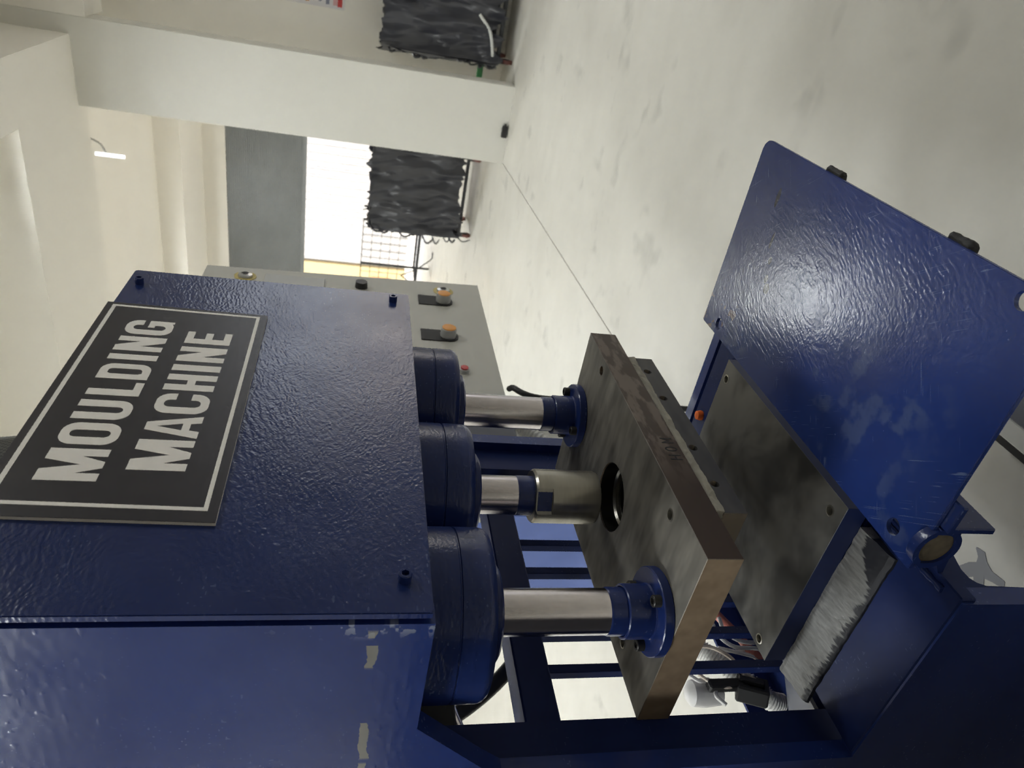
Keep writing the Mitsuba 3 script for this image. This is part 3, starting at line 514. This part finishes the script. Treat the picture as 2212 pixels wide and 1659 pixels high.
# condensed capitals drawn on a cell of width w and height 1 (cap height)
def poly(*p): return Polygon(p)
def rrect(x0, y0, x1, y1, r): return sbox(x0 + r, y0 + r, x1 - r, y1 - r).buffer(r, 10)
def cap(ch, w, s):                                # w, s: width and stem in cap heights
    if ch == 'I': return sbox(0, 0, w, 1)
    if ch == 'L': return unary_union([sbox(0, 0, s, 1), sbox(0, 0, w, 0.165)])
    if ch == 'E': return unary_union([sbox(0, 0, s, 1), sbox(0, 0, w, 0.165), sbox(0, 0.835, w, 1), sbox(0, 0.42, w * 0.93, 0.58)])
    if ch == 'H': return unary_union([sbox(0, 0, s, 1), sbox(w - s, 0, w, 1), sbox(0, 0.41, w, 0.575)])
    if ch == 'N': return unary_union([sbox(0, 0, s * 0.92, 1), sbox(w - s * 0.92, 0, w, 1), poly((0, 1), (s * 1.02, 1), (w, 0), (w - s * 1.02, 0))])
    if ch == 'M':
        k = s * 0.92
        return unary_union([sbox(0, 0, k, 1), sbox(w - k, 0, w, 1), poly((0, 1), (k * 1.45, 1), (w * 0.5 + k * 0.42, 0), (w * 0.5 - k * 0.42, 0)), poly((w, 1), (w - k * 1.45, 1), (w * 0.5 - k * 0.42, 0), (w * 0.5 + k * 0.42, 0))])
    if ch == 'A':
        o = poly((0, 0), (w * 0.5 - s * 0.55, 1), (w * 0.5 + s * 0.55, 1), (w, 0), (w - s * 0.98, 0), (w - s * 0.98 - 0.035, 0.19), (s * 0.98 + 0.035, 0.19), (s * 0.98, 0))
        return o.difference(poly((s * 1.12, 0.335), (w - s * 1.12, 0.335), (w * 0.5, 0.80)))
    r = 0.27 if ch != 'D' else 0.25
    if ch == 'O': return rrect(0, -0.012, w, 1.012, min(r, w / 2 - .001)).difference(rrect(s, 0.15, w - s, 0.85, min(0.12, (w - 2 * s) / 2 - .001)))
    if ch == 'U': return unary_union([rrect(0, -0.012, w, 0.9, min(r, w / 2 - .001)), sbox(0, 0.5, w, 1)]).difference(unary_union([rrect(s, 0.15, w - s, 0.9, min(0.12, (w - 2 * s) / 2 - .001)), sbox(s, 0.5, w - s, 1.2)]))
    if ch == 'D':
        o = unary_union([rrect(0, 0, w, 1, min(r, w / 2 - .001)), sbox(0, 0, w * 0.5, 1)])
        return o.difference(unary_union([rrect(s, 0.165, w - s, 0.835, 0.09), sbox(s, 0.165, w * 0.5, 0.835)]))
    o = rrect(0, -0.012, w, 1.012, min(r, w / 2 - .001)).difference(rrect(s, 0.15, w - s, 0.85, min(0.12, (w - 2 * s) / 2 - .001)))
    if ch == 'C': return o.difference(sbox(w - s - 0.02, 0.36, w + 0.1, 0.65))
    if ch == 'G': return unary_union([o.difference(sbox(w - s - 0.02, 0.40, w + 0.1, 0.66)), sbox(w * 0.52, 0.40, w, 0.545), sbox(w - s, 0.12, w, 0.545), sbox(w - s * 0.45, 0.0, w, 0.4)])
LINES = (('MOULDING', 1.7924, 0.0700, [(0.7375, 0.8003), (0.8095, 0.8570), (0.8660, 0.9120), (0.9252, 0.9606), (0.9694, 1.0117), (1.0247, 1.0405), (1.0523, 1.0972), (1.1058, 1.1535)]),
         ('MACHINE', 1.6957, 0.0702, [(0.7622, 0.8262), (0.8315, 0.8830), (0.8885, 0.9385), (0.9482, 0.9922), (1.0033, 1.0205), (1.0316, 1.0766), (1.0884, 1.1275)]))
for word, zb, h, spans in LINES:
    for ch, (a, b) in zip(word, spans):
        gl = cap(ch, (b - a) / h, 0.0160 / h)
        obj('letter', mesh_xz(gl, 0.6362, 0.0004, lambda u, v, a=a, h=h, zb=zb: (a + u * h, zb + v * h)), 'mat_sign_print', S)

# ---------------------------------------------------------------- control cabinet beside the press
C = thing('control_cabinet', 'light grey control cabinet with orange push buttons beside the press', 'control cabinet')
CY = 1.10
q = [(1.43, 1.052), (2.470, 1.043), (2.424, 1.998), (1.43, 1.990)]
body = ext_y(q, CY, CY + 0.24)
obj('body', body, 'mat_cabinet', C)
obj('slate_box', cbox(1.41, 1.502, 1.048, CY, 1.068, 1.36, 0.003), 'mat_slate', C)  # dark slate patch beside the cabinet, shaped as a box
obj('mounting_arm', box(1.362, 1.70, CY + 0.10, CY + 0.16, 1.30, 1.36), 'mat_shaded_blue', C)
for (x, z, dz) in ((2.043, 1.191, 0.0), (2.300, 1.188, 0.0)):
    lg = unary_union([sbox(-0.036, 0.0, 0.036, 0.088), rrect(-0.036, -0.034, 0.036, 0.04, 0.033)])
    L = obj('legend_plate', mesh_xz(lg, CY - 0.0035, 0.0035, lambda u, v, x=x, z=z: (x + u, z + v)), 'mat_dark', C, label='black legend plate behind a push button')
    bt = obj('push_button', M(lathe(0, 0, [(0, 0), (0.026, 0), (0.0265, 0.006), (0.025, 0.028), (0.022, 0.030), (0, 0.030)], 40).rotate([90, 0, 0]).translate([x, CY - 0.003, z])), 'mat_plastic_grey', C, smooth=30)
    obj('lens', M(lathe(0, 0, [(0, 0), (0.0225, 0), (0.0225, 0.002), (0.018, 0.004), (0, 0.0045)], 40).rotate([90, 0, 0]).translate([x, CY - 0.0325, z])), 'mat_orange', bt, smooth=30, label='orange lens')
for (x, z) in ((2.386, 1.181), (2.360, 1.864)):
    lk = obj('lock', M(lathe(0, 0, [(0, 0), (0.036, 0), (0.036, 0.002), (0, 0.003)], 40).rotate([90, 0, 0]).translate([x, CY, z])), 'mat_yellow_ring', C, smooth=30, label='door lock with a brassy ring')
    obj('barrel', M(lathe(0, 0, [(0, 0), (0.024, 0), (0.023, 0.007), (0.012, 0.010), (0.011, 0.006), (0, 0.006)], 40).rotate([90, 0, 0]).translate([x, CY - 0.003, z])), 'mat_bright_metal', lk, smooth=30)
    obj('key_slot', M(lathe(0, 0, [(0, 0), (0.0085, 0), (0.0085, 0.003), (0, 0.003)], 24).rotate([90, 0, 0]).translate([x, CY - 0.0095, z])), 'mat_dark', lk, smooth=30)
rb = obj('push_button', M(lathe(0, 0, [(0, 0), (0.017, 0), (0.017, 0.012), (0, 0.013)], 32).rotate([90, 0, 0]).translate([1.828, CY, 1.160])), 'mat_plastic_grey', C, smooth=30)
obj('lens', M(lathe(0, 0, [(0, 0), (0.0115, 0), (0.0115, 0.004), (0, 0.005)], 32).rotate([90, 0, 0]).translate([1.828, CY - 0.013, 1.160])), 'mat_red', rb, smooth=30, label='red lens')
obj('display', cbox(2.00, 2.385, CY - 0.008, CY, 1.60, 1.80, 0.002), 'mat_plastic_grey', C)
obj('knob', M(lathe(0, 0, [(0, 0), (0.022, 0), (0.020, 0.022), (0, 0.024)], 32).rotate([90, 0, 0]).translate([2.36, CY, 1.475])), 'mat_black_oxide', C, smooth=30)
obj('stand', box(1.75, 1.83, CY + 0.12, CY + 0.20, 0.0, 1.06) + box(1.60, 1.98, CY + 0.0, CY + 0.32, 0.0, 0.012), 'mat_cabinet', C)

# ---------------------------------------------------------------- hoses and cables behind the press
t = thing('cable', 'thick black cable curving from under the control cabinet to the press', 'cable')
obj('sheath', tube([(1.755, 1.105, 1.030), (1.735, 1.088, 1.024), (1.707, 1.085, 1.004), (1.6884, 1.085, 0.972), (1.682, 1.085, 0.918), (1.692, 1.085, 0.83), (1.70, 1.10, 0.60), (1.70, 1.11, 0.022)], 0.009, 12), 'mat_black_cable', t, smooth=40)
def corrugated(pts, r): return tube(pts, r, 14, 26, rfun=lambda k: 1.0 + (0.11 if k % 4 < 2 else -0.03))
t = thing('conduit', 'ribbed pale conduit slanting between the press column and the control cabinet', 'conduit')
obj('sleeve', corrugated([(1.715, 1.203, 1.015), (1.68, 1.20, 0.985), (1.635, 1.20, 0.942), (1.56, 1.22, 0.86), (1.50, 1.24, 0.70), (1.48, 1.24, 0.30), (1.48, 1.24, 0.02)], 0.022), 'mat_conduit', t, smooth=30)
t = thing('conduit', 'ribbed white conduit rising among the wires behind the die plate', 'conduit')
obj('sleeve', corrugated([(0.930, 1.235, 0.70), (0.900, 1.235, 0.675), (0.862, 1.235, 0.64), (0.822, 1.235, 0.605), (0.802, 1.24, 0.590), (0.796, 1.245, 0.560)], 0.019), 'mat_conduit', t, smooth=30)
def wire(label, pts, r, mat, name='wire'):
    t = thing(name, label, 'wire'); obj('sheath', tube(pts, r, 8, 10), mat, t, smooth=40)
wire('white wire looping lowest under the base plate', [(0.905, 1.20, 0.68), (0.878, 1.20, 0.60), (0.848, 1.20, 0.582), (0.862, 1.20, 0.565), (0.93, 1.20, 0.545)], 0.0042, 'mat_white_cable')
wire('cream wire curling past the white conduit', [(0.905, 1.19, 0.745), (0.898, 1.19, 0.70), (0.872, 1.19, 0.668), (0.84, 1.19, 0.66), (0.815, 1.19, 0.635)], 0.0046, 'mat_cream_cable')
wire('pale wire running down beside the red hose', [(0.955, 1.172, 0.685), (0.915, 1.172, 0.683), (0.886, 1.172, 0.660), (0.881, 1.172, 0.615), (0.876, 1.172, 0.575)], 0.0044, 'mat_white_cable')
wire('second pale wire beside the red hose', [(0.962, 1.172, 0.662), (0.928, 1.172, 0.664), (0.901, 1.172, 0.641), (0.897, 1.172, 0.598), (0.925, 1.172, 0.572)], 0.0044, 'mat_white_cable')
wire('straight pale wire under the corner of the base plate', [(0.905, 1.21, 0.66), (0.90, 1.21, 0.61), (0.902, 1.21, 0.51)], 0.004, 'mat_white_cable')
wire('white wire bundle folded at the post', [(0.842, 1.20, 0.775), (0.825, 1.20, 0.755), (0.828, 1.20, 0.735), (0.808, 1.20, 0.728), (0.79, 1.20, 0.733), (0.77, 1.20, 0.72)], 0.0042, 'mat_white_cable')
wire('thin red and white wire hanging by the black connector', [(0.835, 1.19, 0.758), (0.812, 1.19, 0.735), (0.802, 1.19, 0.705), (0.812, 1.19, 0.68), (0.83, 1.19, 0.655)], 0.0036, 'mat_cream_cable')
t = thing('red_hose', 'dull red hose passing under the corner of the base plate', 'hose')
obj('sheath', tube([(1.03, 1.20, 0.66), (0.985, 1.20, 0.64), (0.93, 1.20, 0.615), (0.885, 1.20, 0.598), (0.862, 1.20, 0.555), (0.852, 1.21, 0.515)], 0.010, 12), 'mat_red_hose', t, smooth=40)
t = thing('connector', 'black plastic plug connector hanging in the wires by the post', 'connector')
cn = (cbox(-0.028, 0.028, -0.018, 0.018, -0.032, 0.032, 0.004) - box(-0.016, 0.016, -0.03, -0.004, -0.022, 0.020)).rotate([0, 28, 20])
obj('housing', cn.translate([0.800, 1.20, 0.648]), 'mat_dark', t)
obj('latch', cbox(-0.008, 0.008, -0.025, -0.016, -0.02, 0.03, 0.002).rotate([0, 28, 20]).translate([0.800, 1.20, 0.648]), 'mat_black_oxide', t)
t = thing('connector', 'tall black terminal block in front of the white conduit', 'connector')
obj('housing', cbox(0.800, 0.822, 1.185, 1.205, 0.655, 0.745, 0.003), 'mat_dark', t)
t = thing('terminal_cap', 'white plastic bottle-shaped cap among the wires', 'cap')
obj('shell', lathe(0.822, 1.235, [(0, 0.700), (0.026, 0.702), (0.029, 0.735), (0.026, 0.765), (0.014, 0.775), (0, 0.778)], 32), 'mat_white_cable', t, smooth=35)
t = thing('oil_tank', 'pale blue tank behind the guard bars', 'tank')
obj('shell', cbox(1.90, 2.40, 1.74, 2.14, 0.06, 1.10, 0.006), 'mat_pale_blue', t)
for fx in (1.93, 2.31): obj('foot', box(fx, fx + 0.06, 1.77, 2.11, 0.0, 0.06), 'mat_dark', t)
t = thing('added_floor_mat', 'unseen black rubber mat added left of the press to darken its lower side', 'mat')
obj('pad', cbox(0.215, 0.53, 0.10, 2.2, 0.0, 0.012, 0.003), 'mat_dark', t)  # unseen mat, added to darken the reflection in the side plate
# low bench and painted splash on the floor under the tray
t = thing('floor_bench', 'low slate grey bench with a pale edge, on the floor under the tray', 'bench')
obj('top', cbox(0.92, 1.13, 0.40, 0.668, 0.06, 0.10, 0.004), 'mat_slate', t)
obj('edge_strip', cbox(0.92, 1.13, 0.668, 0.715, 0.055, 0.095, 0.004), 'mat_conduit', t)
obj('runner', box(0.93, 1.12, 0.42, 0.75, 0.0, 0.055), 'mat_dark', t)
sp = Polygon([(1.034, 1.018), (1.018, 1.030), (1.012, 1.046), (1.028, 1.062), (1.046, 1.096), (1.048, 1.128), (1.030, 1.122), (1.012, 1.092), (1.000, 1.076), (0.985, 1.098), (0.968, 1.128), (0.952, 1.120), (0.966, 1.084), (0.980, 1.060), (0.958, 1.050), (0.930, 1.040), (0.936, 1.028), (0.972, 1.034), (0.996, 1.026), (1.012, 1.012)]).buffer(0.004).buffer(-0.002)
t = thing('paint_splash', 'dark grey-blue paint splash on the floor beside the press', 'paint stain')
obj('film', m3.CrossSection([np.array(sp.exterior.coords)[:-1]], m3.FillRule.NonZero).extrude(0.0012), 'mat_stain_paint', t)
